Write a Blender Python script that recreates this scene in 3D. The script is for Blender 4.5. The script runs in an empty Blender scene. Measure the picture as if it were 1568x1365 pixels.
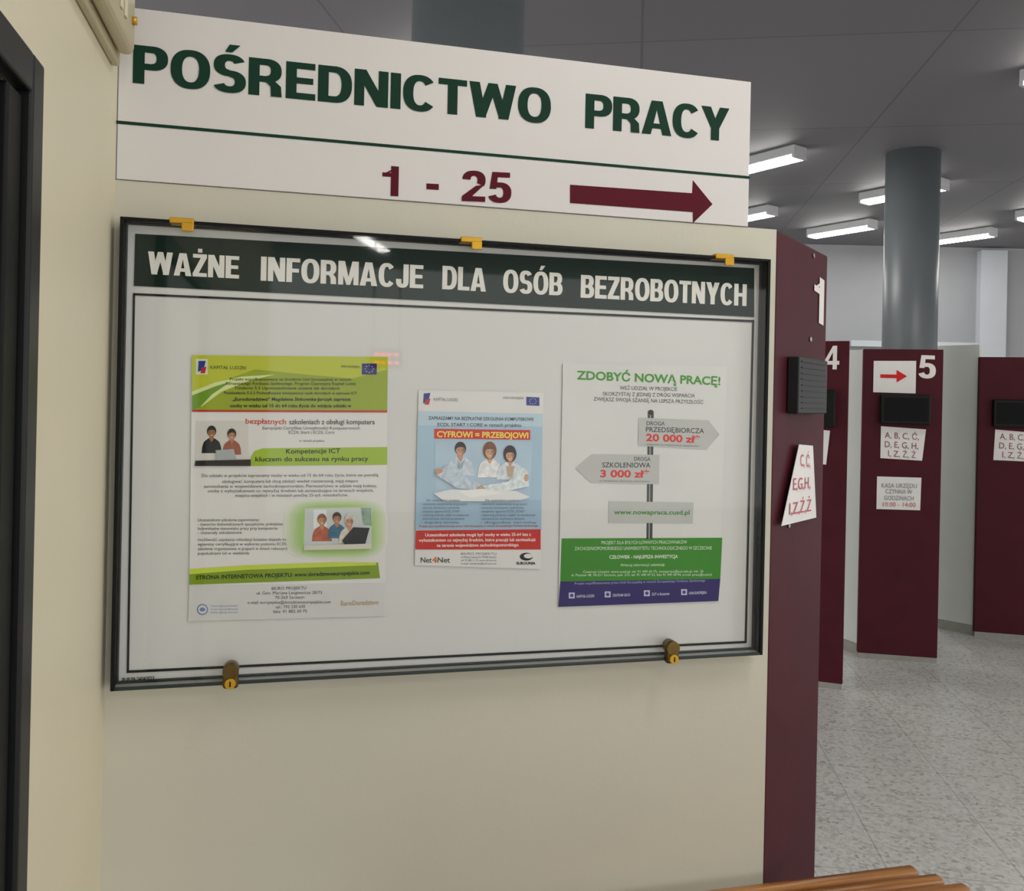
import bpy, math, random
from mathutils import Vector, Matrix
random.seed(3)
sc = bpy.context.scene
try:
    sc.view_settings.view_transform = 'Standard'
except Exception: pass

# ---------------------------------------------------------------- survey of the photograph
K = 1880/1568.0
F = 1600.0
A = 0.021
EYE = 1.42
D = 1.475
PHI = math.radians(14)
C = Vector((0,0,EYE))
FW = Vector((math.sin(PHI), math.cos(PHI), 0))
RT = Vector((math.cos(PHI), -math.sin(PHI), 0))
UP = Vector((0,0,1))
def ray(u,v):
    U=u*K-940; V=v*K-735
    x=(U*math.cos(A)+V*math.sin(A))/F; y=(V*math.cos(A)-U*math.sin(A))/F
    return FW+RT*x-UP*y
def hit_z(u,v,z):
    d=ray(u,v); k=(z-EYE)/d.z
    return C+d*k

# ---------------------------------------------------------------- materials
def lin(h):
    h=h.lstrip('#'); r=[int(h[i:i+2],16)/255 for i in (0,2,4)]
    return tuple((c/12.92 if c<=0.04045 else ((c+0.055)/1.055)**2.4) for c in r)+(1,)
MC={}
def mat(name,hexc,rough=0.6,var=0.04,scale=6,bump=0.0,metal=0.0,spec=0.5,bscale=60):
    if name in MC: return MC[name]
    m=bpy.data.materials.new(name); m.use_nodes=True
    nt=m.node_tree; b=nt.nodes['Principled BSDF']
    c=lin(hexc)
    b.inputs['Roughness'].default_value=rough
    b.inputs['Metallic'].default_value=metal
    b.inputs['Specular IOR Level'].default_value=spec
    tc=nt.nodes.new('ShaderNodeTexCoord'); nz=nt.nodes.new('ShaderNodeTexNoise')
    nz.inputs['Scale'].default_value=scale; nz.inputs['Detail'].default_value=4
    nt.links.new(tc.outputs['Object'],nz.inputs['Vector'])
    cr=nt.nodes.new('ShaderNodeValToRGB')
    cr.color_ramp.elements[0].position=0.3; cr.color_ramp.elements[1].position=0.7
    cr.color_ramp.elements[0].color=tuple(x*(1-var) for x in c[:3])+(1,)
    cr.color_ramp.elements[1].color=tuple(min(1,x*(1+var)) for x in c[:3])+(1,)
    nt.links.new(nz.outputs['Fac'],cr.inputs['Fac']); nt.links.new(cr.outputs['Color'],b.inputs['Base Color'])
    if bump>0:
        n2=nt.nodes.new('ShaderNodeTexNoise'); n2.inputs['Scale'].default_value=bscale; n2.inputs['Detail'].default_value=3
        nt.links.new(tc.outputs['Object'],n2.inputs['Vector'])
        bp=nt.nodes.new('ShaderNodeBump'); bp.inputs['Strength'].default_value=bump; bp.inputs['Distance'].default_value=0.004
        nt.links.new(n2.outputs['Fac'],bp.inputs['Height']); nt.links.new(bp.outputs['Normal'],b.inputs['Normal'])
    MC[name]=m; return m
def ink(hexc): return mat('ink_'+hexc.lstrip('#'),hexc,0.7,0.02,20,spec=0.2)
def pink(hexc,var=.22,scale=110): return mat('photo_print_'+hexc.lstrip('#'),hexc,0.6,var,scale,spec=0.25)

M_wall=mat('cream_wall_paint','#cbc9ba',0.5,0.03,2.5,0.1)
M_wleft=mat('cream_side_wall_paint','#dad2b8',0.5,0.03,2.5,0.1)
M_maroon=mat('maroon_laminate','#471721',0.6,0.08,8,spec=.15)
M_sign=mat('white_sign_vinyl','#dddada',0.4,0.02,3)
M_board=mat('white_board','#d6d6d5',0.5,0.02,3)
M_black=mat('black_frame','#090b0c',0.5,0.1,10,spec=.2)
M_steel=mat('aluminium_trim','#8c9090',0.3,0.05,10,metal=0.8)
M_chan=mat('pale_aluminium_channel','#a4a6a4',0.4,0.05,10,metal=0.2)
M_chand=mat('dark_channel','#1c2022',0.45,0.05,10,spec=.3)
M_gold=mat('yellow_brass','#c99a22',0.35,0.1,30,metal=0.4)
M_brass=mat('lock_brass','#6a5734',0.3,0.2,60,metal=0.9)
M_dark=mat('dark_glass','#101215',0.12,0.1,4)
M_screen=mat('matte_display_screen','#0c0d0f',0.55,0.1,4,spec=.12)
M_doorf=mat('door_frame_paint','#121416',0.4,0.1,5,spec=.3)
M_colm=mat('grey_column_paint','#62686c',0.4,0.05,3,0.1)
M_far=mat('grey_wall_paint','#929498',0.6,0.04,2)
M_pil=mat('pale_pilaster_paint','#b5bac0',0.6,0.04,2)
M_part=mat('pale_partition_paint','#c6c9c5',0.5,0.03,3)
M_paper=mat('white_paper','#e2e0df',0.7,0.03,8)
M_lampw=mat('lamp_housing','#b6b8ba',0.4,0.03,6)
M_box=mat('beige_plastic','#beb596',0.5,0.05,9)
M_grey=mat('dark_grey_plastic','#232528',0.55,0.08,20,spec=.25)
M_skirt=mat('grey_skirting','#8f8f88',0.5,0.1,20)
M_green='#12382a'; RED='#5a1022'

def emis(name,col,st):
    m=bpy.data.materials.new(name); m.use_nodes=True; nt=m.node_tree
    b=nt.nodes['Principled BSDF']; b.inputs['Base Color'].default_value=(0.9,0.9,0.9,1)
    b.inputs['Emission Color'].default_value=col; b.inputs['Emission Strength'].default_value=st
    return m
M_tube=emis('fluorescent_diffuser',(1.0,0.975,0.92,1),40)
M_led=emis('red_led_digits',(1.0,0.03,0.04,1),22)

def glass():
    m=bpy.data.materials.new('thin_display_glass'); m.use_nodes=True; nt=m.node_tree
    nt.nodes.clear()
    o=nt.nodes.new('ShaderNodeOutputMaterial'); t=nt.nodes.new('ShaderNodeBsdfTransparent'); g=nt.nodes.new('ShaderNodeBsdfGlossy')
    g.inputs['Roughness'].default_value=0.03
    t.inputs['Color'].default_value=(0.98,0.99,0.985,1)
    lw=nt.nodes.new('ShaderNodeLayerWeight'); lw.inputs[0].default_value=0.5
    pw=nt.nodes.new('ShaderNodeMath'); pw.operation='POWER'; pw.inputs[1].default_value=5
    ma=nt.nodes.new('ShaderNodeMath'); ma.operation='MULTIPLY_ADD'; ma.inputs[1].default_value=0.8; ma.inputs[2].default_value=0.03
    nt.links.new(lw.outputs['Facing'],pw.inputs[0]); nt.links.new(pw.outputs[0],ma.inputs[0])
    mx=nt.nodes.new('ShaderNodeMixShader')
    nt.links.new(ma.outputs[0],mx.inputs[0]); nt.links.new(t.outputs[0],mx.inputs[1]); nt.links.new(g.outputs[0],mx.inputs[2]); nt.links.new(mx.outputs[0],o.inputs[0])
    return m
M_glass=glass()

def floor_mat():
    m=bpy.data.materials.new('terrazzo_floor'); m.use_nodes=True; nt=m.node_tree; b=nt.nodes['Principled BSDF']
    tc=nt.nodes.new('ShaderNodeTexCoord'); mp=nt.nodes.new('ShaderNodeMapping'); mp.inputs['Rotation'].default_value=(0,0,math.radians(22))
    nt.links.new(tc.outputs['Object'],mp.inputs['Vector'])
    vo=nt.nodes.new('ShaderNodeTexVoronoi'); vo.inputs['Scale'].default_value=80
    nt.links.new(mp.outputs[0],vo.inputs['Vector'])
    sp=nt.nodes.new('ShaderNodeSeparateColor'); nt.links.new(vo.outputs['Color'],sp.inputs[0])
    cr=nt.nodes.new('ShaderNodeValToRGB'); e=cr.color_ramp.elements
    e[0].position=0.0; e[0].color=lin('#a0a09b'); e[1].position=1; e[1].color=lin('#d3d3cf')
    x=e.new(0.15); x.color=lin('#bbbbb6'); x=e.new(0.5); x.color=lin('#c8c8c4')
    nt.links.new(sp.outputs[0],cr.inputs[0])
    br=nt.nodes.new('ShaderNodeTexBrick'); br.offset=0.0; br.inputs['Scale'].default_value=1
    br.inputs['Brick Width'].default_value=0.4; br.inputs['Row Height'].default_value=0.4; br.inputs['Mortar Size'].default_value=0.0025
    br.inputs['Color1'].default_value=(1,1,1,1); br.inputs['Color2'].default_value=(0.96,0.96,0.96,1); br.inputs['Mortar'].default_value=(0.66,0.66,0.64,1)
    nt.links.new(mp.outputs[0],br.inputs['Vector'])
    mx=nt.nodes.new('ShaderNodeMix'); mx.data_type='RGBA'; mx.blend_type='MULTIPLY'; mx.inputs[0].default_value=1
    nt.links.new(cr.outputs[0],mx.inputs[6]); nt.links.new(br.outputs['Color'],mx.inputs[7]); nt.links.new(mx.outputs[2],b.inputs['Base Color'])
    b.inputs['Roughness'].default_value=0.28
    return m
def ceil_mat():
    m=bpy.data.materials.new('grey_ceiling_panels'); m.use_nodes=True; nt=m.node_tree; b=nt.nodes['Principled BSDF']
    tc=nt.nodes.new('ShaderNodeTexCoord'); mp=nt.nodes.new('ShaderNodeMapping'); mp.inputs['Rotation'].default_value=(0,0,math.radians(22))
    nt.links.new(tc.outputs['Object'],mp.inputs['Vector'])
    br=nt.nodes.new('ShaderNodeTexBrick'); br.offset=0.0; br.inputs['Scale'].default_value=1
    br.inputs['Brick Width'].default_value=1.3; br.inputs['Row Height'].default_value=1.3; br.inputs['Mortar Size'].default_value=0.006
    br.inputs['Color1'].default_value=lin('#757378'); br.inputs['Color2'].default_value=lin('#716f74'); br.inputs['Mortar'].default_value=lin('#626166')
    nt.links.new(mp.outputs[0],br.inputs['Vector']); nt.links.new(br.outputs['Color'],b.inputs['Base Color'])
    b.inputs['Roughness'].default_value=0.7
    return m
def wood_mat():
    m=bpy.data.materials.new('varnished_wood'); m.use_nodes=True; nt=m.node_tree; b=nt.nodes['Principled BSDF']
    tc=nt.nodes.new('ShaderNodeTexCoord'); mp=nt.nodes.new('ShaderNodeMapping'); mp.inputs['Scale'].default_value=(2,40,40)
    nt.links.new(tc.outputs['Object'],mp.inputs['Vector'])
    nz=nt.nodes.new('ShaderNodeTexNoise'); nz.inputs['Scale'].default_value=2; nz.inputs['Detail'].default_value=5
    nt.links.new(mp.outputs[0],nz.inputs['Vector'])
    cr=nt.nodes.new('ShaderNodeValToRGB'); cr.color_ramp.elements[0].color=lin('#7c4518'); cr.color_ramp.elements[1].color=lin('#c08440')
    cr.color_ramp.elements[0].position=.3; cr.color_ramp.elements[1].position=.7
    nt.links.new(nz.outputs[0],cr.inputs[0]); nt.links.new(cr.outputs[0],b.inputs['Base Color']); b.inputs['Roughness'].default_value=0.3
    return m
M_floor=floor_mat(); M_ceil=ceil_mat(); M_wood=wood_mat()

# ---------------------------------------------------------------- helpers
def root(name,loc):
    e=bpy.data.objects.new(name,None); sc.collection.objects.link(e); e.location=loc; e.empty_display_size=0.1
    return e
def obj(name,verts,faces,m,parent=None,smooth=False,bevel=0):
    me=bpy.data.meshes.new(name); me.from_pydata([tuple(v) for v in verts],[],faces); me.update()
    o=bpy.data.objects.new(name,me); sc.collection.objects.link(o)
    if m: me.materials.append(m)
    if smooth:
        for p in me.polygons: p.use_smooth=True
    if bevel:
        b=o.modifiers.new('bevel','BEVEL'); b.width=bevel; b.segments=3
    if parent:
        o.parent=parent; o.matrix_parent_inverse=Matrix.Translation(-Vector(parent.location))
    return o
BF=[(0,1,2,3),(7,6,5,4),(0,4,5,1),(1,5,6,2),(2,6,7,3),(3,7,4,0)]
def text_mesh(s,bold):
    cu=bpy.data.curves.new('t','FONT'); cu.body=s; cu.size=1; cu.offset=bold; cu.resolution_u=3
    o=bpy.data.objects.new('t',cu); sc.collection.objects.link(o)
    bpy.context.view_layer.update()
    d=bpy.context.evaluated_depsgraph_get()
    me=bpy.data.meshes.new_from_object(o.evaluated_get(d))
    bpy.data.objects.remove(o); bpy.data.curves.remove(cu)
    return me
_h=text_mesh('H',0); CAP=max(v.co.y for v in _h.vertices)

# heavy grotesque sign alphabet, cut from bars, wedges and bowls (cap height 1)
TS=.205; HS=.165
def gl(ch):
    q=[]; R=lambda a,b,c,d:q.append([(a,b),(c,b),(c,d),(a,d)]); Q=lambda *p:q.append(list(p))
    def arc(cx,cy,rx,ry,a0,a1,e=2.35,n=22):
        def pt(a,r1,r2):
            c,s=math.cos(a),math.sin(a)
            return (cx+math.copysign(abs(c)**(2/e),c)*r1, cy+math.copysign(abs(s)**(2/e),s)*r2)
        for i in range(n):
            a=math.radians(a0+(a1-a0)*i/n); b=math.radians(a0+(a1-a0)*(i+1)/n)
            q.append([pt(a,rx,ry),pt(b,rx,ry),pt(b,rx-TS,ry-HS),pt(a,rx-TS,ry-HS)])
    t,h=TS,HS; acc=None; g=t+.015
    if ch in 'ŚÓŻĆ': acc=ch; ch={'Ś':'S','Ó':'O','Ż':'Z','Ć':'C'}[ch]
    w=.7
    if ch=='A':
        w=.82; Q((0,0),(g,0),(w/2,.74),(w/2,1),(w/2-g*.6,1)); Q((w,0),(w-g,0),(w/2,.74),(w/2,1),(w/2+g*.6,1)); R(.17,.18,w-.17,.33)
    elif ch=='B':
        w=.73; R(0,0,t,1); R(t,1-h,.42,1); R(t,.44,.42,.44+h*.8); R(t,0,.42,h); arc(.4,.735,.3,.265,-90,90); arc(.4,.285,.33,.285,-90,90)
    elif ch=='C': w=.77; arc(.39,.5,.39,.515,38,322,n=34)
    elif ch=='D': w=.76; R(0,0,t,1); R(t,1-h,.37,1); R(t,0,.37,h); arc(.36,.5,.4,.5,-90,90,n=26)
    elif ch=='E': w=.65; R(0,0,t,1); R(t,1-h,.64,1); R(t,.425,.6,.425+h*.95); R(t,0,.65,h)
    elif ch=='F': w=.61; R(0,0,t,1); R(t,1-h,.61,1); R(t,.41,.56,.41+h*.95)
    elif ch=='H': w=.75; R(0,0,t,1); R(w-t,0,w,1); R(t,.42,w-t,.42+h)
    elif ch=='I': w=t; R(0,0,t,1)
    elif ch=='J': w=.6; R(w-t,.28,w,1); arc(.3,.285,.3,.3,180,360); R(0,.28,t,.36)
    elif ch=='L': w=.61; R(0,0,t,1); R(t,0,w,h)
    elif ch=='M': w=.94; R(0,0,t*.92,1); R(w-t*.92,0,w,1); Q((0,1),(.3,1),(w/2+.085,0),(w/2-.085,0)); Q((w,1),(w-.3,1),(w/2-.085,0),(w/2+.085,0))
    elif ch=='N': w=.77; R(0,0,t*.95,1); R(w-t*.95,0,w,1); Q((0,1),(g*1.05,1),(w,0),(w-g*1.05,0))
    elif ch=='O': w=.82; arc(.41,.5,.41,.515,0,360,n=44)
    elif ch in 'PR':
        w=.71; R(0,0,t,1); R(t,1-h,.4,1); R(t,.37,.4,.37+h*.95); arc(.38,.685,.33,.315,-90,90)
        if ch=='R': w=.75; Q((.32,.44),(.54,.44),(.7,.28),(.72,0),(.72-t,0),(.71-t,.26))
    elif ch=='S': w=.7; arc(.35,.72,.335,.295,22,270,n=26); arc(.35,.285,.35,.3,90,-158,n=26)
    elif ch=='T': w=.68; R(0,1-h,w,1); R(w/2-t/2,0,w/2+t/2,1-h)
    elif ch=='W':
        w=1.14
        for m_ in (0,1):
            f=(lambda x:w-x) if m_ else (lambda x:x)
            Q((f(0),1),(f(g),1),(f(.175+g),.0),(f(.175),.0)); Q((f(.175),0),(f(.175+g*.9),0),(f(w/2+g*.45),1),(f(w/2-g*.45),1))
    elif ch=='Y': w=.8; c=w/2; Q((0,1),(g*1.08,1),(c+g*.47,.36),(c-g*.47,.36)); Q((w,1),(w-g*1.08,1),(c-g*.47,.36),(c+g*.47,.36)); R(w/2-t/2,0,w/2+t/2,.42)
    elif ch=='Z': w=.66; R(0,1-h,w-.01,1); R(0,0,w,h); Q((0,h*.85),(.27,h*.85),(w,1-h*.85),(w-.28,1-h*.85))
    elif ch=='1': w=.48; R(w-t*1.05,0,w,1); R(0,.63,w-t,.765); Q((.1,.765),(.2,.765),(w-t,.82),(w,1),(w-.17,1),(w-.22,.87))
    elif ch=='2': w=.64; arc(.32,.7,.315,.31,178,-35,n=24); Q((.0,.13),(.0,.16),(.38,.52),(.585,.54),(.3,.2),(.26,.13)); R(0,0,.635,h)
    elif ch=='4': w=.68; R(.38,0,.57,1); R(0,.2,w,.36); Q((0,.36),(.18,.36),(.42,.8),(.42,1),(.38,1))
    elif ch=='5': w=.64; R(.1,1-h,.59,1); Q((.035,.44),(.22,.44),(.27,1),(.1,1)); arc(.31,.325,.325,.34,118,-160,n=26)
    c=w/2
    if acc in ('Ś','Ó','Ć'): Q((c-.1,1.07),(c+.05,1.07),(c+.22,1.27),(c-.01,1.27))
    if acc=='Ż': R(c-.1,1.07,c+.1,1.24)
    return q,w
def glyph_mesh(s,gap=.075):
    x=0; V=[];Fc=[];lay=[]
    for ch in s:
        q,w=gl(ch)
        for i,poly in enumerate(q):
            ar=sum(poly[k-1][0]*poly[k][1]-poly[k][0]*poly[k-1][1] for k in range(len(poly)))
            if ar<0: poly=poly[::-1]
            b=len(V); V+= [(x+a,y) for a,y in poly]; lay+=[i]*len(poly); Fc.append(tuple(range(b,b+len(poly))))
        x+=w+gap
    return V,Fc,x-gap,lay

class Plane:
    def __init__(s,o,xd):
        s.o=Vector((o[0],o[1],0)); s.x=Vector((xd[0],xd[1],0)).normalized(); s.n=Vector((s.x.y,-s.x.x,0))
    def hit(s,u,v,off=0):
        d=ray(u,v); q=s.o+s.n*off
        k=(q-Vector((C.x,C.y,0))).dot(s.n)/d.dot(s.n)
        p=C+d*k
        return (p-s.o).dot(s.x), p.z
    def pt(s,a,z,off=0): return s.o+s.x*a+UP*z+s.n*off
    def box(s,name,a0,a1,z0,z1,o0,o1,m,parent=None,bevel=0):
        v=[s.pt(a0,z0,o1),s.pt(a1,z0,o1),s.pt(a1,z1,o1),s.pt(a0,z1,o1),s.pt(a0,z0,o0),s.pt(a1,z0,o0),s.pt(a1,z1,o0),s.pt(a0,z1,o0)]
        return obj(name,v,BF,m,parent,bevel=bevel)
    def pbox(s,name,u0,v0,u1,v1,o0,o1,m,parent=None,bevel=0):
        a0,z1=s.hit(u0,v0,o1); a1,z0=s.hit(u1,v1,o1)
        return s.box(name,a0,a1,z0,z1,o0,o1,m,parent,bevel)
    def poly(s,name,px,off,m,parent=None,thick=0):
        pts=[s.hit(u,v,off) for u,v in px]
        vs=[s.pt(a,z,off) for a,z in pts]
        if thick:
            n=len(vs); vs+= [s.pt(a,z,off-thick) for a,z in pts]
            fs=[tuple(range(n)),tuple(range(2*n-1,n-1,-1))]+[(i,i+n,(i+1)%n+n,(i+1)%n) for i in range(n)]
            return obj(name,vs,fs,m,parent)
        return obj(name,vs,[tuple(range(len(vs)))],m,parent)
    def ell(s,name,u,v,ru,rv,off,m,parent=None,n=20,a0=0,a1=360):
        px=[(u+ru*math.cos(math.radians(a0+(a1-a0)*i/n)),v-rv*math.sin(math.radians(a0+(a1-a0)*i/n))) for i in range(n+(0 if a1-a0==360 else 1))]
        return s.poly(name,px,off,m,parent)
    def sign(s,st,l,r,cap,off,col,parent,name='sign_lettering',gap=.075,ts=.22,hs=.17):
        global TS,HS
        TS,HS=ts,hs
        V,Fc,wd,lay=glyph_mesh(st,gap)
        al,zl=s.hit(l[0],l[1],off); ar,zr=s.hit(r[0],r[1],off); _,zt=s.hit(l[0],l[1]-cap,off)
        vs=[s.pt(al+(ar-al)*x/wd, zl+(zr-zl)*x/wd+y*(zt-zl), off+k*.00002) for (x,y),k in zip(V,lay)]
        return obj(name,vs,Fc,ink(col),parent)
    def text(s,st,l,r,cap,off,col,parent,bold=0.0,name=None):
        me=text_mesh(st,bold)
        if not me.vertices: return
        xs=[v.co.x for v in me.vertices]; mn,mxx=min(xs),max(xs)
        al,zl=s.hit(l[0],l[1],off); ar,zr=s.hit(r[0],r[1],off); _,zt=s.hit(l[0],l[1]-cap,off)
        sx=(ar-al)/(mxx-mn); sy=(zt-zl)/(CAP+bold)
        for v in me.vertices:
            f=(v.co.x-mn)*sx; k=f/(ar-al)
            v.co=s.pt(al+f, zl+(zr-zl)*k+v.co.y*sy, off)
        nm=name or 'lettering'
        o=bpy.data.objects.new(nm,me); sc.collection.objects.link(o)
        me.materials.clear(); me.materials.append(ink(col))
        for p in me.polygons: p.material_index=0
        if parent:
            o.parent=parent; o.matrix_parent_inverse=Matrix.Translation(-Vector(parent.location))
        return o

def cyl(name,p0,p1,r,m,parent=None,n=32,caps=True):
    p0=Vector(p0);p1=Vector(p1); ax=(p1-p0).normalized()
    t=Vector((1,0,0)) if abs(ax.x)<.9 else Vector((0,1,0)); e1=ax.cross(t).normalized(); e2=ax.cross(e1)
    vs=[];fs=[]
    for p in (p0,p1):
        for i in range(n):
            a=2*math.pi*i/n; vs.append(p+e1*math.cos(a)*r+e2*math.sin(a)*r)
    for i in range(n): fs.append((i,(i+1)%n,(i+1)%n+n,i+n))
    fs.append(tuple(range(n-1,-1,-1))); fs.append(tuple(range(n,2*n)))
    o=obj(name,vs,fs,m,parent)
    for p in o.data.polygons[:n]: p.use_smooth=True
    return o

CEIL=3.02
# ---------------------------------------------------------------- room shell
W=Plane((0,D),(1,0))
XL=W.hit(172,500)[0]; XR=W.hit(1184,600)[0]
ztop=(W.hit(172,275)[1]+W.hit(1191,352)[1])/2
W.box('wall_front',XL,XR,0,ztop,-0.07,0,M_wall)
L=Plane((XL,0),(0,1))
L.box('wall_left',-7,D+0.0,0,CEIL,-0.12,0,M_wleft)
obj('floor',[(-4,-8,0),(12,-8,0),(12,11,0),(-4,11,0)],[(0,1,2,3)],M_floor)
obj('ceiling',[(-4,-8,CEIL),(12,-8,CEIL),(12,11,CEIL),(-4,11,CEIL)],[(3,2,1,0)],M_ceil)
tb=8.6
fo=C+FW*tb
FP=Plane((fo.x,fo.y),(RT.x,RT.y))
FP.box('wall_back',-6,9,0,CEIL,-0.15,0,M_far)
FP.box('trim_1',FP.hit(1300,525)[0],FP.hit(1500,525)[0],FP.hit(1400,533)[1],FP.hit(1400,524)[1],0,0.06,M_pil)
FP.pbox('wall_pilaster',1503,383,1538,640,0.0,0.08,M_pil)

# door at left
f0=L.hit(42,105); f1=L.hit(5,1365)
sd=(f0[0]+f1[0])/2; zd=f0[1]
dr=root('door_1',L.pt(sd-0.5,1,0))
fwid=0.04
L.box('frame_side',sd-fwid,sd,0,zd,0,0.02,M_doorf,dr,0.004)
L.box('frame_side_far',sd-0.95,sd-0.95+fwid,0,zd,0,0.02,M_doorf,dr,0.004)
L.box('frame_top',sd-0.95+fwid,sd-fwid,zd-fwid,zd,0,0.02,M_doorf,dr,0.004)
L.box('leaf_stile',sd-fwid-0.05,sd-fwid-0.006,0.01,zd-fwid-0.006,0,0.012,M_black,dr,0.003)
L.box('glass_leaf',sd-0.9,sd-fwid-0.05,0.01,zd-fwid-0.006,0,0.006,M_dark,dr)

# beige box on the side wall
zb=1.918
bx=root('alarm_siren_box',L.pt(1.28,2.05,0.02))
L.box('backplate',0.96,1.43,zb-0.005,2.4,0,0.012,M_box,bx,0.004)
L.box('housing',0.99,1.41,zb+0.005,2.36,0.012,0.036,M_box,bx,0.01)
for i in range(5):
    L.box('vent_rib',1.20+i*0.03,1.212+i*0.03,zb+0.03,zb+0.12,0.036,0.039,M_wleft,bx,0.001)
cyl('screw',L.pt(1.385,zb+0.05,0.035),L.pt(1.385,zb+0.05,0.042),0.006,M_gold,bx)

# ---------------------------------------------------------------- sign above the wall
sg=root('direction_sign_board',W.pt(0.3,ztop+.15,0))
a1=W.hit(1148,230,.003)[0]; zt=(W.hit(205,12,.003)[1]+W.hit(1148,125,.003)[1])/2
W.box('board',XL+0.002,a1,ztop+0.001,zt,-0.015,0.003,M_sign,sg,0.001)
o=0.0038
W.poly('green_rule',[(173,184),(1148,270),(1148,274),(173,189)],o,ink(M_green),sg)
W.sign('POŚREDNICTWO',(203,127),(843,190),59,o,M_green,sg,'title_lettering',.055,.235,.175)
W.sign('PRACY',(896,196),(1116,217),53,o,M_green,sg,'title_lettering',.03,.235,.175)
W.sign('1',(585,299),(610,301),46,o,RED,sg,'number_lettering')
W.poly('dash',[(653,281),(672,282),(672,291),(653,290)],o,ink(RED),sg)
W.sign('25',(707,308),(783,311),47,o,RED,sg,'number_lettering')
W.poly('arrow',[(873,283),(1060,296),(1061,276),(1091,313),(1061,342),(1061,325),(873,311)],o,ink(RED),sg)

# ---------------------------------------------------------------- display case
od=0.034
tl=W.hit(184,330,od); tr=W.hit(1180,399,od); bl=W.hit(169,1056,od); br=W.hit(1167,1006,od)
s0=(tl[0]+bl[0])/2; s1=(tr[0]+br[0])/2; z1=(tl[1]+tr[1])/2; z0=(bl[1]+br[1])/2
cs=root('notice_board_case',W.pt((s0+s1)/2,(z0+z1)/2,0.02))
t=0.004; wb=0.0006
W.box('backing_board',s0+t,s1-t,z0+t,z1-t,wb,0.006,M_board,cs)
W.box('tray_left',s0,s0+t,z0,z1,wb,od-.003,M_black,cs,0.001)
W.box('tray_right',s1-t,s1,z0,z1,wb,od-.003,M_black,cs,0.001)
W.box('tray_top',s0+t,s1-t,z1-t,z1,wb,od-.003,M_black,cs,0.001)
W.box('tray_bottom',s0+t,s1-t,z0,z0+t,wb,od-.003,M_chan,cs,0.001)
for nm,b in (('left',(s0+t,s0+t+.003,z0+t,z1-t)),('right',(s1-t-.003,s1-t,z0+t,z1-t)),('top',(s0+t,s1-t,z1-t-.003,z1-t)),('bottom',(s0+t,s1-t,z0+t,z0+t+.003))):
    W.box('inner_channel_'+nm,*b,0.006,0.014,M_chand,cs,0.001)
W.box('glass_edge_left',s0,s0+.006,z0,z1,od-.003,od+.002,M_black,cs,0.001)
W.box('glass_edge_right',s1-.006,s1,z0,z1,od-.003,od+.002,M_black,cs,0.001)
W.box('glass_edge_top',s0+.006,s1-.006,z1-.005,z1,od-.003,od+.002,M_black,cs,0.001)
W.box('glass_edge_bottom',s0+.006,s1-.006,z0,z0+.005,od-.003,od+.002,mat('bottom_seal','#1d2a26',0.4),cs,0.001)
g=[W.pt(s0+.004,z0+.003,od-.001),W.pt(s1-.004,z0+.003,od-.001),W.pt(s1-.004,z1-.004,od-.001),W.pt(s0+.004,z1-.004,od-.001)]
obj('glass_pane',g,[(0,1,2,3)],M_glass,cs)
ob=0.0075
W.poly('header_band',[(207,358),(1155,411),(1155,486),(205,438)],ob,ink('#0b231b'),cs)
ok=ink('#141a18')
for q in ([(205,449),(1155,490.5),(1155,494),(205,452.5)],[(203.5,449),(207,449),(197.5,1030),(194,1030)],[(1152,490),(1155,490),(1143.5,985),(1140.5,985)],[(194,1027.5),(1143,982),(1143,985.5),(194,1031.5)]):
    W.poly('printed_border',q,ob,ok,cs)
WH='#e6e4df'
for s,l,r,cap in (('WAŻNE',(226,420),(366,427),35),('INFORMACJE',(399,430),(648,442),37),('DLA',(677,443),(744,447),36),('OSÓB',(770,448),(861,453),35),('BEZROBOTNYCH',(889,456),(1143,469),35)):
    W.sign(s,l,r,cap,ob+.001,WH,cs,'header_lettering',.055,.255,.165)
W.text('PUP.09-24042023',(187,1045),(236,1042),6,ob+.001,'#222222',cs,0.02)
for u,v in ((278,345),(722,377),(1110,403)):
    a,z=W.hit(u,v,od+.004)
    W.box('hinge_plate',a-.018,a+.018,z1-.005,z1+.004,0.012,od+.004,M_gold,cs,0.0015)
    W.box('hinge_leaf',a-.000,a+.018,z1-.017,z1-.003,od+.002,od+.006,M_gold,cs,0.0015)
for u,v in ((353,1030),(1031,997)):
    a,z=W.hit(u,v,od+.012)
    W.box('lock_body',a-.012,a+.012,z0-.004,z0+.024,od-.004,od+.012,M_brass,cs,0.005)
    cyl('lock_barrel',W.pt(a,z0+.024,od-.01),W.pt(a,z0+.024,od+.014),0.012,M_brass,cs)
    cyl('lock_cylinder',W.pt(a,z0+.006,od+.012),W.pt(a,z0+.006,od+.018),0.008,M_gold,cs)
    W.box('key_slot',a-.001,a+.001,z0+.002,z0+.010,od+.018,od+.0188,M_black,cs)

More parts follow.
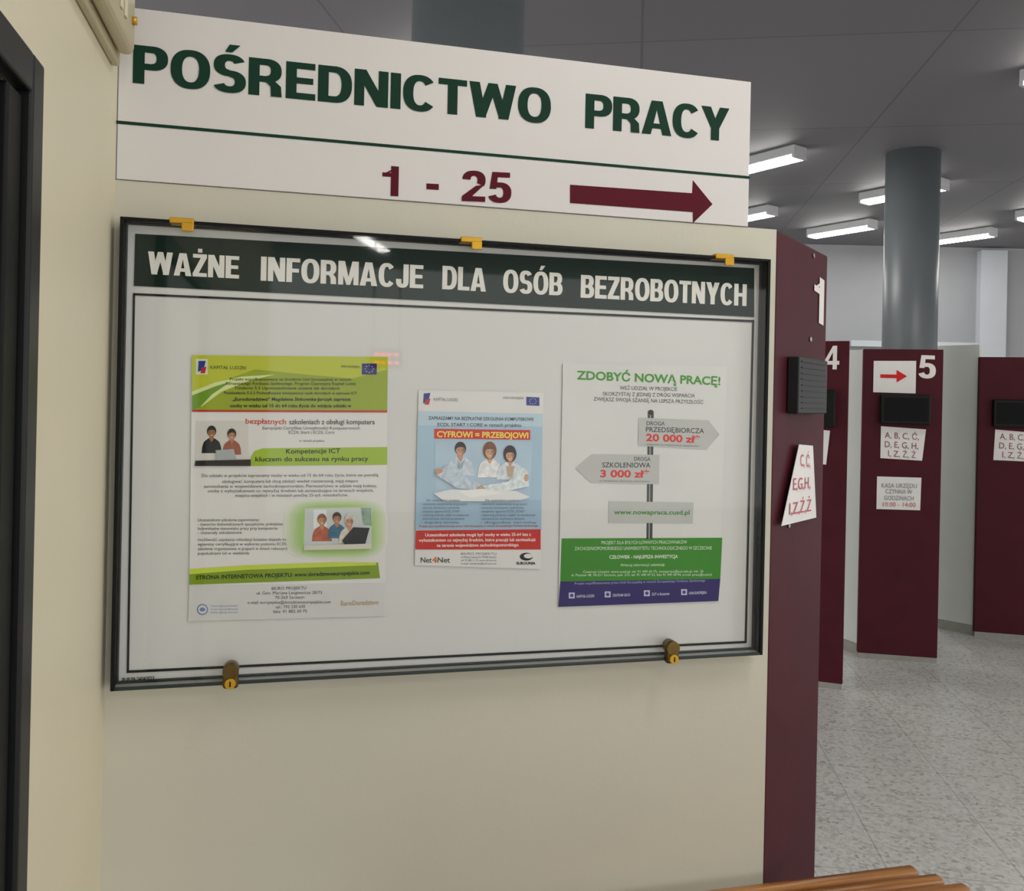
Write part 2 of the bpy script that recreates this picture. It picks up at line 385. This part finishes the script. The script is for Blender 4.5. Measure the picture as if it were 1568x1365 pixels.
# ---------------------------------------------------------------- posters
def P0(n): return 0.0085+0.0005*n
def person(par,u,v,h,skin,hair,cloth,lay,lean=0,wide=1.0,longhair=False):
    """printed figure: shoulders, neck, head, hair and face marks; (u,v)=head centre, h=head half height"""
    W.poly('printed_torso',[(u-h*.4,v+h*1.0),(u+h*.4,v+h*1.0),(u+h*1.0*wide+lean,v+h*1.4),(u+h*1.35*wide+lean,v+h*1.75),(u+h*1.6*wide+lean,v+h*2.5),(u+h*1.7*wide+lean,v+h*3.6),(u-h*1.7*wide+lean,v+h*3.6),(u-h*1.6*wide+lean,v+h*2.5),(u-h*1.35*wide+lean,v+h*1.75),(u-h*1.0*wide+lean,v+h*1.4)],P0(lay),pink(cloth),par)
    W.poly('printed_neck',[(u-h*.33,v+h*.6),(u+h*.33,v+h*.6),(u+h*.38,v+h*1.15),(u,v+h*1.75),(u-h*.38,v+h*1.15)],P0(lay+.4),pink(skin,.15),par)
    W.ell('printed_hair',u,v-h*.16,h*.8*(1.18 if longhair else 1),h*(1.25 if longhair else .95),P0(lay+.6),pink(hair,.3,200),par)
    px=[]
    for k in range(24):
        a=2*math.pi*k/24; ry=.9 if math.sin(a)<0 else .72; rx=.63*(1-.22*max(0,-math.sin(a)))
        px.append((u+h*rx*math.cos(a), v+h*.12-h*ry*math.sin(a)))
    W.poly('printed_face',px,P0(lay+.9),pink(skin,.1,160),par)
    W.poly('printed_cheek_shade',[(u+h*.3,v-h*.3),(u+h*.6,v-h*.1),(u+h*.55,v+h*.35),(u+h*.25,v+h*.9),(u+h*.38,v+h*.3)],P0(lay+1.0),ink('#9a6a50'),par)
    W.poly('printed_fringe',[(u-h*.66,v+h*.02),(u-h*.6,v-h*.5),(u,v-h*.85),(u+h*.6,v-h*.5),(u+h*.66,v+h*.02),(u+h*.5,v-h*.28),(u+h*.1,v-h*.38),(u-h*.4,v-h*.3)],P0(lay+1.1),pink(hair,.3,200),par)
    for k in (-.25,.25):
        W.ell('printed_eye',u+h*k,v+h*.1,h*.09,h*.045,P0(lay+1.3),ink('#2a201c'),par,8)
        W.ell('printed_brow',u+h*k,v-h*.05,h*.14,h*.03,P0(lay+1.3),ink('#3a2a22'),par,8)
    W.poly('printed_nose',[(u,v+h*.12),(u+h*.09,v+h*.38),(u-h*.05,v+h*.38)],P0(lay+1.3),ink('#a8745a'),par)
    W.ell('printed_mouth',u,v+h*.58,h*.2,h*.06,P0(lay+1.3),ink('#e6d6cc'),par,10)
TX='#47484c'
# --- poster 1
p=root('green_course_poster',W.pt(*W.hit(440,750),0.008))
W.poly('sheet',[(294,544),(594,547),(590,893),(290,897)],P0(0),M_paper,p)
W.poly('lower_sheet',[(290,893),(590,889),(588,944),(288,952)],P0(-.6),mat('grey_paper','#d4d4d4',.7),p)
W.poly('green_top',[(294,544),(594,547),(593,629),(294,629)],P0(1),ink('#97a926'),p)
W.poly('lime_wave',[(294,544),(594,547),(594,566),(540,580),(470,574),(390,566),(330,588),(294,600)],P0(1.4),ink('#bcc436'),p)
W.poly('pale_wave',[(294,600),(330,586),(370,577),(420,574),(380,584),(340,600),(310,622),(294,628)],P0(1.7),ink('#d9e3a0'),p)
W.poly('green_corner',[(294,606),(330,592),(355,584),(325,604),(306,624),(294,629)],P0(1.9),ink('#6f9a2c'),p)
W.poly('red_rule',[(294,628),(593,629),(593,632),(294,631)],P0(2),ink('#c02a22'),p)
W.poly('logo_white',[(300,550),(318,550),(318,574),(300,574)],P0(2),ink('#d7dcc0'),p)
W.poly('logo_blue',[(304,553),(315,553),(312,566),(303,570)],P0(2.4),ink('#27408f'),p)
W.poly('logo_red',[(309,563),(316,562),(314,572),(307,572)],P0(2.6),ink('#c03038'),p)
W.poly('eu_flag',[(554,557),(577,557),(577,574),(554,574)],P0(2),ink('#23307a'),p)
for i in range(8):
    W.ell('flag_star',565.5+6.2*math.cos(i*math.pi/4),565.5+5.4*math.sin(i*math.pi/4),.9,.8,P0(2.4),ink('#e0c93a'),p,6)
W.text('KAPITAŁ LUDZKI',(322,565),(377,566),5,P0(2.2),'#4b5a1c',p,.01)
W.text('UNIA EUROPEJSKA',(522,563),(551,564),3.4,P0(2.2),'#4b5a20',p,.01)
for s,l,r,y,c in (('Projekt współfinansowany ze środków Unii Europejskiej w ramach',352,538,583,4.3),('Europejskiego Funduszu Społecznego, Program Operacyjny Kapitał Ludzki',346,545,589.5,4.3),('Działanie 5.5 Upowszechnianie uczenia się dorosłych',360,520,596.5,4.3),('Poddziałanie 5.5.3 Podwyższanie kompetencji osób dorosłych w zakresie ICT',343,547,604,4.3)):
    W.text(s,(l,y),(r,y+.5),c,P0(2.2),'#2c3a16',p,.01)
W.text('„Eurodoradztwo" Magdalena Sinkowska-Jarczyk zaprasza',(356,614),(537,614),5,P0(2.2),'#1a2610',p,.025)
W.text('osoby w wieku od 15 do 64 roku życia do wzięcia udziału w',(352,624),(538,624),5,P0(2.2),'#1a2610',p,.025)
W.text('bezpłatnych',(376,649),(438,650),8,P0(1.2),'#c8352c',p,.01)
W.text('szkoleniach z obsługi komputera',(443,650),(574,650),7.5,P0(1.2),'#3a3a3a',p,.01)
W.text('Europejski Certyfikat Umiejętności Komputerowych',(402,658),(551,658),4.5,P0(1.2),TX,p,.0)
W.text('ECDL Start i ECDL Core',(442,664.5),(512,664.5),4.5,P0(1.2),TX,p,.0)
W.text('w ramach projektu:',(458,677),(497,677),3.5,P0(1.2),TX,p,.0)
W.poly('photo_ground',[(300,645),(380,645),(380,686),(384,712),(299,712)],P0(1),ink('#d6d3ce'),p)
person(p,324,662,9,'#9c6b4d','#17120f','#1d2126',1.4)
person(p,355,666,8.5,'#b98363','#241813','#9a5a48',2.6)
W.poly('printed_laptop',[(330,690),(358,688),(362,704),(332,706)],P0(5),ink('#aab0b6'),p)
W.poly('printed_desk',[(299,706),(384,704),(384,714),(298,714)],P0(5.4),ink('#2a2725'),p)
W.poly('green_title',[(383,714),(384,700),(390,691),(402,687),(593,685),(593,712)],P0(1.4),ink('#9fbd2f'),p)
W.text('Kompetencje ICT',(438,695),(521,694),7,P0(2),'#16270e',p,.015)
W.text('kluczem do sukcesu na rynku pracy',(391,707),(564,706),7,P0(2),'#16270e',p,.015)
for s,l,r,y in (('Do udziału w projekcie zapraszamy osoby w wieku od 15 do 64 roku życia, które nie potrafią',309,579,731),('obsługiwać komputera lub chcą zdobyć wiedzę rozszerzoną, mają miejsce',340,548,740),('zamieszkania w województwie zachodniopomorskim. Pierwszeństwo w udziale mają kobiety,',312,577,747.5),('osoby z wykształceniem co najwyżej średnim lub zamieszkujące na terenach wiejskich,',318,572,754.5),('miejsko-wiejskich i w miastach poniżej 25-tyś. mieszkańców.',360,533,761.5)):
    W.text(s,(l,y),(r,y-1),4.6,P0(1.2),TX,p,.0)
for s,r,y in (('Uczestnikom szkolenia zapewniamy:',397,799),('- trenerów doświadczonych specjalistów, praktyków',433,805.5),('indywidualne stanowisko pracy przy komputerze',425,812),('- materiały szkoleniowe',370,818.5),('możliwość uzyskania refundacji kosztów dojazdu na szkolenie',463,829),('egzaminy certyfikujące w wyborze poziomu ECDL',440,836),('szkolenia organizowane w grupach w dniach roboczych',440,843),('popołudniami lub w weekendy',382,850)):
    W.text(s,(303,y),(r,y-.5),4.4,P0(1.2),TX,p,.0)
for i in range(12):
    f=i/11.0; cc='#%02x%02x%02x'%tuple(int(a+(b-a)*f) for a,b in ((224,164),(224,200),(219,118)))
    hw=80-24*f; hh=47-11*f; e=4
    px=[(514+hw*math.copysign(abs(math.cos(t_))**(2/e),math.cos(t_)),811+hh*math.copysign(abs(math.sin(t_))**(2/e),math.sin(t_))) for t_ in [k*math.pi/20 for k in range(40)]]
    W.poly('green_glow',px,P0(1+.1*i),ink(cc),p)
W.poly('photo_family',[(467,779),(569,777),(569,841),(465,843)],P0(2.2),ink('#c9cfd0'),p)
W.poly('photo_window',[(480,781),(500,781),(500,810),(480,810)],P0(2.4),ink('#e3eaec'),p)
W.poly('photo_plant',[(552,778),(568,778),(569,806),(556,804)],P0(2.4),pink('#8aa394'),p)
person(p,493,797,9,'#c28a6c','#8d5a35','#b35d43',2.6)
person(p,516,794,8.5,'#b67a5a','#3a241a','#3d6a86',3.8)
person(p,535,798,9.5,'#c99377','#cfcac2','#d6cdc2',5.0)
W.poly('printed_laptop',[(524,828),(541,808),(566,809),(558,838),(530,838)],P0(8),ink('#23262b'),p)
W.poly('printed_table',[(466,836),(569,833),(569,841),(465,843)],P0(8.4),ink('#d8d3c8'),p)
W.poly('green_footer',[(290,874),(430,866),(579,862),(582,886),(290,896)],P0(1.4),ink('#7f9c24'),p)
W.poly('lime_footer',[(290,872),(380,866),(520,861),(575,862),(577,866),(470,870),(380,873),(290,880)],P0(1.8),ink('#c5d64a'),p)
W.text('STRONA INTERNETOWA PROJEKTU: www.doradztwoeuropejskie.com',(300,888),(566,880),6,P0(2.4),'#1a2a12',p,.02)
for s,l,r,y in (('BIURO PROJEKTU',416,469,904),('ul. Gen. Mariana Langiewicza 28/73',393,493,911),('70-263 Szczecin',421,466,918),('e-mail: europejskie@doradztwoeuropejskie.com',379,506,925.5),('tel.: 792 230 630',422,467,932.5),('faks: 91 882 30 75',418,470,939.5)):
    W.text(s,(l,y),(r,y-1),4.6,P0(.4),TX,p,.0)
W.ell('logo_ring',310,934,8.5,8.5,P0(.4),ink('#6f86b5'),p)
W.ell('logo_ring_hole',310,934,6.8,6.8,P0(.7),mat('grey_paper','#d4d4d4'),p)
W.ell('logo_core',310,934,4.4,3.0,P0(.9),ink('#6f86b5'),p)
W.text('EuroDoradztwo',(522,928),(580,926),7,P0(.4),'#b59a70',p,.01)
for i in range(3): W.text('Polska Agencja Rozwoju',(323,930+i*5),(364,929.5+i*5),3,P0(.4),'#93a6c6',p,.0)

# --- poster 2
p=root('blue_course_poster',W.pt(*W.hit(735,735),0.008))
W.poly('sheet',[(641,598),(832,602),(828,872),(635,866)],P0(0),M_paper,p)
W.poly('blue_ground',[(640,630),(831,634),(829,812),(636,812)],P0(.6),ink('#a9c6dc'),p)
W.poly('blue_haze',[(640,630),(831,634),(831,654),(640,652)],P0(1),ink('#bdd3e2'),p)
W.poly('blue_low',[(637,770),(829,766),(829,812),(636,812)],P0(1),ink('#9dbbd3'),p)
W.poly('logo_blue',[(649,603),(659,602),(656,616),(648,618)],P0(1),ink('#27408f'),p)
W.poly('logo_red',[(652,612),(659,611),(657,620),(650,620)],P0(1.3),ink('#c03038'),p)
W.text('KAPITAŁ LUDZKI',(664,614),(701,615),4.5,P0(1),'#6c6c70',p,.0)
W.text('UNIA EUROPEJSKA',(770,611),(802,612),3.5,P0(1),'#6c6c70',p,.0)
W.poly('eu_flag',[(806,608),(826,609),(826,622),(806,621)],P0(1),ink('#2f3f95'),p)
for i in range(8):
    W.ell('flag_star',816+5*math.cos(i*math.pi/4),615+4.4*math.sin(i*math.pi/4),.8,.7,P0(1.4),ink('#e0c93a'),p,6)
W.text('ZAPRASZAMY NA BEZPŁATNE SZKOLENIA KOMPUTEROWE',(656,643),(817,645),5,P0(1.6),'#1e2a40',p,.01)
W.text('ECDL START I CORE w ramach projektu',(670,653),(798,654),5,P0(1.6),'#1e2a40',p,.01)
W.poly('red_title',[(665,657),(812,659),(812,674),(665,672)],P0(1.6),ink('#d22c20'),p)
W.text('CYFROWI = PRZEBOJOWI',(669,669.5),(809,671.5),9,P0(2),'#f0dd60',p,.03)
W.poly('photo_haze',[(666,676),(815,677),(812,760),(667,762)],P0(1.4),pink('#b4cce0',.12,14),p)
person(p,705,689,11,'#c99474','#231914','#cfdbe8',1.8,0,1.15)
person(p,750,692,11,'#d2a386','#7a4a2c','#eef1f4',3.2,0,1.0,True)
person(p,781,697,10.5,'#cf9b7d','#251a18','#d9e2ec',4.6,0,1.15,True)
W.poly('printed_arm',[(668,728),(682,714),(694,712),(712,730),(735,742),(733,752),(700,748)],P0(7),pink('#c4d3e2'),p)
W.poly('printed_arm',[(800,716),(808,722),(810,745),(770,754),(738,752),(740,744),(778,738)],P0(7),pink('#dfe7ee'),p)
W.poly('printed_collar',[(700,704),(706,712),(712,703),(708,718),(704,718)],P0(7),ink('#9fb2c6'),p)
W.poly('printed_top',[(776,714),(788,714),(785,730),(778,730)],P0(7.2),ink('#c2a78f'),p)
W.ell('printed_hand',672,722,6,4,P0(7.3),pink('#c99474'),p,12)
W.ell('printed_hand',736,749,7,4,P0(7.3),pink('#d2a386'),p,12)
W.ell('printed_hand',806,732,3.5,6,P0(7.3),pink('#d2a386'),p,12)
W.poly('printed_table',[(664,756),(690,750),(790,752),(812,762),(790,768),(680,768)],P0(7.6),ink('#e7e9ea'),p)
W.poly('printed_papers',[(700,752),(740,749),(770,756),(720,763)],P0(8),ink('#f2f2f0'),p)
for j,(x0,x1) in enumerate(((645,722),(735,822))):
    W.text('Dla uczestników projektu:',(x0+8,768),(x0+60,768),3.2,P0(8.4),'#3c4a60',p,.0)
    for i in range(6):
        W.text(('- szkolenia stacjonarne w grupach','- materiały szkoleniowe i podręczniki','- bezpłatny egzamin ECDL START','- catering podczas zajęć w weekendy','- zaświadczenie ukończenia szkolenia','- dogodne terminy')[i],(x0,774+i*5.6),(x1-random.randint(0,22),774+i*5.6),3.3,P0(8.4),'#46566c',p,.0)
W.text('Projekt jest współfinansowany przez Unię Europejską w ramach Europejskiego Funduszu Społecznego',(642,808),(824,807),3.4,P0(2),'#b03030',p,.0)
W.poly('red_band',[(637,813),(828,811),(828,842),(636,842)],P0(1.6),ink('#c4271f'),p)
W.text('Uczestnikami szkolenia mogą być osoby w wieku 25-64 lata z',(651,822),(813,821),4.8,P0(2),'#f2e9e4',p,.015)
W.text('wykształceniem co najwyżej średnim, które pracują lub zamieszkują',(641,830),(820,829),4.8,P0(2),'#f2e9e4',p,.015)
W.text('na terenie województwa zachodniopomorskiego.',(669,838),(795,837),4.8,P0(2),'#f2e9e4',p,.015)
W.text('Net',(644,862),(661,862),8,P0(1),'#3a3a3c',p,.01)
W.text('4',(662,862),(669,862),9,P0(1),'#e07a20',p,.03)
W.text('Net',(670,862),(689,862),8,P0(1),'#3a3a3c',p,.01)
W.ell('logo_swoosh',806,853,10,6,P0(1),ink('#1b1b1d'),p)
W.ell('logo_swoosh_gap',809,852,7,3.6,P0(1.3),M_paper,p)
W.text('EUROUNIA',(791,865),(820,865),4,P0(1),'#1b1b1d',p,.04)
for i in range(4): W.text(('BIURO PROJEKTU','ul. Monte Cassino 24, 70-466 Szczecin','tel. 91 885 11 29, www.cyfrowi.net','e-mail: szkolenia@cyfrowi.net')[i],(706,850+i*5),(760,850+i*5),3.2,P0(1),'#77787c',p,0)

# --- poster 3
p=root('career_signpost_poster',W.pt(*W.hit(980,745),0.008))
W.poly('sheet',[(862,556),(1113,562),(1100,921),(855,930)],P0(0),mat('poster_paper','#dadad9',.7),p)
GR='#3f9420'
W.text('ZDOBYĆ NOWĄ PRACĘ!',(883,581),(1103,590),13,P0(1),GR,p,.025)
W.text('WEŹ UDZIAŁ W PROJEKCIE',(949,597),(1037,599),5.6,P0(1),TX,p,.0)
W.text('SKORZYSTAJ Z JEDNEJ Z DRÓG WSPARCIA',(923,606),(1064,609),5.6,P0(1),TX,p,.0)
W.text('ZWIĘKSZ SWOJĄ SZANSĘ NA LEPSZĄ PRZYSZŁOŚĆ',(909,614),(1077,619),5.6,P0(1),TX,p,.0)
W.poly('printed_pole',[(992,632),(1001,632),(999,826),(990,826)],P0(1),ink('#3a4040'),p)
W.poly('printed_pole_light',[(995,632),(997,632),(995,826),(993,826)],P0(1.3),ink('#8d9494'),p)
W.ell('printed_pole_cap',996.5,632,4.6,4,P0(1.3),ink('#23272a'),p)
LG='#bdbebc'
W.poly('arrow_right',[(978,640),(1085,644),(1102,666),(1082,689),(977,683)],P0(1.6),ink(LG),p)
W.poly('arrow_left',[(881,718),(906,696),(1010,697),(1009,742),(905,740)],P0(1.6),ink(LG),p)
W.poly('web_plate',[(932,768),(1062,770),(1061,802),(932,801)],P0(1.6),ink(LG),p)
W.text('DROGA',(990,651.5),(1018,652),6,P0(2),'#3e4144',p,.01)
W.text('PRZEDSIĘBIORCZA',(989,661.5),(1078,664),7.5,P0(2),'#303336',p,.01)
W.text('20 000 zł*',(989,675.5),(1072,678.5),11,P0(2),'#d42a20',p,.03)
W.text('wsparcie na rozpoczęcie działalności',(990,682),(1070,685),3.2,P0(2),'#6a6c70',p,0)
W.text('DROGA',(971,706),(996,706.5),6,P0(2),'#3e4144',p,.01)
W.text('SZKOLENIOWA',(922,716),(996,716.5),7.5,P0(2),'#303336',p,.01)
W.text('3 000 zł*',(919,731),(994,731.5),11,P0(2),'#d42a20',p,.03)
W.text('na bezpłatne szkolenia zawodowe',(918,738),(994,739),3.2,P0(2),'#6a6c70',p,0)
W.text('www.nowapraca.cusd.pl',(940,788),(1056,788.5),7,P0(2),'#3d8a2a',p,.02)
W.poly('green_band',[(860,825),(1106,824),(1103,887),(858,891)],P0(1),ink('#37861f'),p)
W.poly('purple_band',[(858,891),(1103,887),(1100,921),(855,930)],P0(1),ink('#2b2066'),p)
for s,l,r,y,c,b in (('PROJEKT DLA BYŁYCH ŁOWNYCH PRACOWNIKÓW',921,1052,834,5,.0),('ZACHODNIOPOMORSKIEGO UNIWERSYTETU TECHNOLOGICZNEGO W SZCZECINIE',880,1090,843,5,.0),('CZŁOWIEK - NAJLEPSZA INWESTYCJA',933,1038,856,5,.025),('Więcej informacji udzielają:',950,1018,868,4,.0),('Centrum Uczelni: www.cusd.pl, tel. 91 449 43 75, nowapraca@zut.edu.pl, lok. 26',893,1077,878,3.6,.0),('al. Piastów 48, 70-311 Szczecin, pok. 215, tel. 91 449 47 52, faks 91 449 40 94, e-mail: praca@cusd.pl',875,1090,883,3.6,.0)):
    W.text(s,(l,y),(r,y-1),c,P0(1.6),'#dbe8d2',p,b)
W.text('Projekt współfinansowany przez Unię Europejską w ramach Europejskiego Funduszu Społecznego',(880,896),(1080,891),3.8,P0(1.6),'#a9a4d0',p,0)
for x,n in ((880,'KAPITAŁ LUDZKI'),(935,'CENTRUM USŁUG'),(995,'ZUT w Szczecinie'),(1052,'UNIA EUROPEJSKA')):
    W.text(n,(x+3,916-(x-880)*.03),(x+30,915-(x-880)*.03),4,P0(1.6),'#d8d6ea',p,.01)
    W.poly('logo_chip',[(x-9,908-(x-880)*.03),(x,908-(x-880)*.03),(x,917-(x-880)*.03),(x-9,917-(x-880)*.03)],P0(1.6),ink('#c9c7e0'),p)
    W.ell('logo_dot',x-4.5,912.5-(x-880)*.03,2.8,2.8,P0(1.9),ink('#3a3f8c'),p,10)

# ---------------------------------------------------------------- counter booths
HB=ztop
def booth(loc_pl,s0,s1,name='service_counter_booth',back=None):
    r=root(name,loc_pl.pt((s0+s1)/2,HB/2,-0.02))
    loc_pl.box('maroon_front_panel',s0,s1,0.03,HB,-0.035,0,M_maroon,r,0.004)
    loc_pl.box('kick_plate',s0+.004,s1-.004,0,0.03,-0.03,-0.002,M_skirt,r)
    return r
e0=Vector((XR,D,0))
d=ray(1267,392); e1=C+d*((HB-EYE)/d.z); e1.z=0
P1=Plane((e0.x+.001,e0.y),(e1.x-e0.x,e1.y-e0.y)); w1=(e1-e0).length
b=booth(P1,0,w1)
P1.box('return_partition',w1-.03,w1,0,HB-.01,-0.5,-0.036,M_part,b)
P1.sign('1',(1246,490),(1261,499),72,.002,'#e4e0dc',b,'booth_number')
P1.pbox('queue_display',1224,546,1266,634,0.001,0.024,M_grey,b,0.003)
for i in range(9):
    y=553+i*9
    aa,zz=P1.hit(1227,y,.024); ab,_=P1.hit(1263,y,.024)
    P1.box('display_rib',aa,ab,zz-.002,zz,0.024,0.026,mat('rib_grey','#303236',.6,spec=.2),b)
P1.poly('paper_notice',[(1224,681),(1245,683),(1250,793),(1197,806)],.012,M_paper,b,.001)
P1.text('C, Ć,',(1226,714),(1241,716),18,.0135,'#c0606e',b,.0)
P1.text('E,G,H,',(1215,751),(1241,748),18,.0135,'#c0606e',b,.0)
P1.text('I,Z,Ź,Ż',(1209,789),(1242,783),18,.0135,'#c0606e',b,.0)
for uu,vv in ((1245,392),(1207,805),(1240,520)):
    aa,zz=P1.hit(uu,vv,0); cyl('panel_screw',P1.pt(aa,zz,0),P1.pt(aa,zz,.003),.005,M_steel,b,12)

def from_floor(pa,pb):
    a=hit_z(*pa,0); c=hit_z(*pb,0); return Plane((a.x,a.y),((c-a).x,(c-a).y)),(c-a).length
P5,w5=from_floor((1313,1008),(1435,1017))
b5=booth(P5,0,w5)
P5.sign('5',(1406,579),(1433,580),35,.002,'#e4e0dc',b5,'booth_number')
P5.poly('arrow_sheet',[(1338,553),(1403,553),(1402,603),(1337,601)],.004,M_paper,b5,.001)
P5.poly('red_arrow',[(1348,573.5),(1373,574),(1373,567),(1389,576.5),(1373,586),(1373,579.5),(1348,579)],.006,ink('#c8282a'),b5)
P5.pbox('queue_display',1350,604,1425,651,0.001,0.04,M_black,b5,.006)
P5.pbox('display_screen',1355,609,1421,646,0.04,0.042,M_screen,b5)
P5.poly('letters_sheet',[(1349,653),(1418,658),(1412,706),(1348,702)],.004,M_paper,b5,.001)
for s,l,r,y in (('A, B, C, Ć,',1355,1407,671),('D, E, G, H,',1355,1406,685),('I, Z, Ź, Ż',1360,1402,699)):
    P5.text(s,(l,y),(r,y+3),9,.006,'#8d5560',b5,.0)
P5.poly('hours_sheet',[(1343,730),(1411,732),(1409,782),(1342,780)],.004,M_paper,b5,.001)
for s,l,r,y,c in (('KASA URZĘDU',1350,1404,747,'#8a8a90'),('CZYNNA W',1356,1397,756,'#8a8a90'),('GODZINACH',1354,1399,766,'#8a8a90'),('10:00 - 14:00',1352,1402,776,'#c07070')):
    P5.text(s,(l,y),(r,y+1),6.5,.006,c,b5,.0)
P6,w6=from_floor((1491,975),(1568,981))
b6=booth(P6,0,w6*1.6)
P6.pbox('queue_display',1522,612,1600,656,0.001,0.04,M_black,b6,.006)
P6.pbox('display_screen',1527,617,1596,651,0.04,0.042,M_screen,b6)
P6.poly('letters_sheet',[(1524,658),(1592,664),(1590,708),(1521,705)],.004,M_paper,b6,.001)
for s,l,r,y in (('A, B, C, Ć,',1531,1584,673),('D, E, G, H,',1530,1583,687),('I, Z, Ź, Ż',1535,1578,701)):
    P6.text(s,(l,y),(r,y+3),9,.006,'#8d5560',b6,.0)
P4,w4=from_floor((1250,1053),(1290,1058))
b4=booth(P4,-0.3,w4)
P4.sign('4',(1262,566),(1285,566),36,.002,'#e4e0dc',b4,'booth_number')
P4.pbox('queue_display',1225,597,1278,655,0.001,0.04,M_black,b4,.006)
P4.poly('letters_sheet',[(1225,655),(1271,660),(1265,712),(1222,707)],.004,M_paper,b4,.001)
def partition(pa,pb,h):
    pl,w=from_floor(pa,pb)
    r=root('pale_partition_panel',pl.pt(w/2,h/2,-.03))
    pl.box('panel',0,w-0.004,0.06,h,-.05,-.01,M_part,r,.003)
    pl.box('plinth',0,w-0.004,0.0,.06,-.048,-.006,M_skirt,r)
partition((1262,985),(1313,1004),HB+.0)
partition((1425,961),(1491,974),HB+.08)

# ---------------------------------------------------------------- columns
for (u,v,du,base) in ((717,40,172,0),(1397,300,78,0)):
    tt=0.32*F/(du*K)
    pc=C+ray(u,v)*tt
    r=root('round_column',(pc.x,pc.y,CEIL/2))
    cyl('shaft',(pc.x,pc.y,0),(pc.x,pc.y,CEIL-.0005),0.16,M_colm,r,64)
    cyl('base_ring',(pc.x,pc.y,0),(pc.x,pc.y,.08),0.168,M_skirt,r,64)

# ---------------------------------------------------------------- lamps
ld=Vector((.37,-.93,0)).normalized(); ln=Vector((ld.y,-ld.x,0))
def lamp(cx,cy,length=.62,wd=.13):
    r=root('ceiling_fluorescent_lamp',(cx,cy,CEIL-.04))
    pl=Plane((cx,cy),(ld.x,ld.y)); h=length/2
    pl.box('housing',-h,h,CEIL-.06,CEIL-.0005,-wd/2,wd/2,M_lampw,r,.006)
    pl.box('diffuser',-h+.02,h-.02,CEIL-.078,CEIL-.061,-wd/2+.012,wd/2-.012,M_tube,r)
    for s in (-h,h-.02): pl.box('end_cap',s,s+.02,CEIL-.08,CEIL-.055,-wd/2,wd/2,M_lampw,r,.004)
for (pa,pb) in (((1115,266),(1215,241)),((1312,310),(1458,285)),((1237,364),(1343,344)),((1432,377),(1508,354)),((1100,343),(1175,327)),((1640,116),(1730,84)),((1590,334),(1660,318))):
    q=(hit_z(*pa,CEIL-.06)+hit_z(*pb,CEIL-.06))/2; lamp(q.x,q.y)
for q in ((1.1,.4),(.7,-1.4),(2.6,.1),(2.6,-2.0),(.6,4.3),(.72,-5.9),(.9,-3.6),(4.8,1.2),(5.2,-1.5)):  # unseen lamps, added to light the hall and mirror in the case glass
    lamp(*q,.9)

# hanging LED number display in the hall behind the photographer (seen only as a red glint in the case glass)
H=Plane((.54,-2.5),(-1,0))
hd=root('hanging_led_display',(.54,-2.5,1.66))
H.box('housing',-.1,.1,1.60,1.72,-.03,0,M_black,hd,.004)
for sx_ in (-.08,.08): cyl('suspension_rod',H.pt(sx_,1.715,-.015),H.pt(sx_,CEIL-.001,-.015),.004,M_steel,hd,10)
for zz in (1.625,1.675):
    for k in range(4):
        H.box('led_digit_segment',-.075+k*.04,-.047+k*.04,zz,zz+.018,.0005,.002,M_led,hd)

# ---------------------------------------------------------------- bench
zb=.545
bk=hit_z(1395,1322,zb)
yb=min(bk.y,D-.03); xe=bk.x
bn=root('slatted_wooden_bench',(xe-.6,yb-.2,zb/2))
nsl=12; sw=.028; gap=.009
def slat(y,x0,x1):
    n=12; vs=[];fs=[]
    prof=[]
    for i in range(n):
        a=2*math.pi*i/n
        cx=math.copysign(abs(math.cos(a))**.6,math.cos(a))*sw/2; cz=math.copysign(abs(math.sin(a))**.6,math.sin(a))*.013
        prof.append((cx,cz))
    st=[(x0,.6),(x0+.006,1),(x1-.006,1),(x1,.6)]
    for x,k in st:
        for cy,cz in prof: vs.append((x,y+cy*k,zb-.013+cz*k))
    for j in range(3):
        for i in range(n): fs.append((j*n+i,j*n+(i+1)%n,(j+1)*n+(i+1)%n,(j+1)*n+i))
    fs.append(tuple(range(n-1,-1,-1))); fs.append(tuple(range(3*n,4*n)))
    obj('slat',vs,fs,M_wood,bn,True)
x0b=.12
for i in range(nsl):
    slat(yb-sw/2-i*(sw+gap),x0b,xe+ 0.026*min(i,2))
for x in (x0b+.15,xe-.15):
    ya=yb-.01; yf=yb-nsl*(sw+gap)+.02
    obj('cross_rail',[ (x-.02,yf,zb-.06),(x+.02,yf,zb-.06),(x+.02,ya,zb-.06),(x-.02,ya,zb-.06),(x-.02,yf,zb-.027),(x+.02,yf,zb-.027),(x+.02,ya,zb-.027),(x-.02,ya,zb-.027)],[(3,2,1,0),(4,5,6,7),(0,1,5,4),(1,2,6,5),(2,3,7,6),(3,0,4,7)],M_black,bn)
    for y in (ya-.03,yf+.03): cyl('leg',(x,y,0),(x,y,zb-.05),.016,M_black,bn,20)

# ---------------------------------------------------------------- world + camera
w=bpy.data.worlds.new('world'); sc.world=w; w.use_nodes=True
bg=w.node_tree.nodes['Background']; bg.inputs[0].default_value=(1.0,.985,.96,1); bg.inputs[1].default_value=2.2
cd=bpy.data.cameras.new('camera'); cam=bpy.data.objects.new('camera',cd); sc.collection.objects.link(cam)
cd.sensor_width=36; cd.lens=36*F/1880; cd.shift_y=-83.5/1880; cd.clip_start=.02
cr=RT*math.cos(A)+UP*math.sin(A); cu=UP*math.cos(A)-RT*math.sin(A)
m=Matrix((cr,cu,-FW)).transposed().to_4x4(); m.translation=C
cam.matrix_world=m; sc.camera=cam
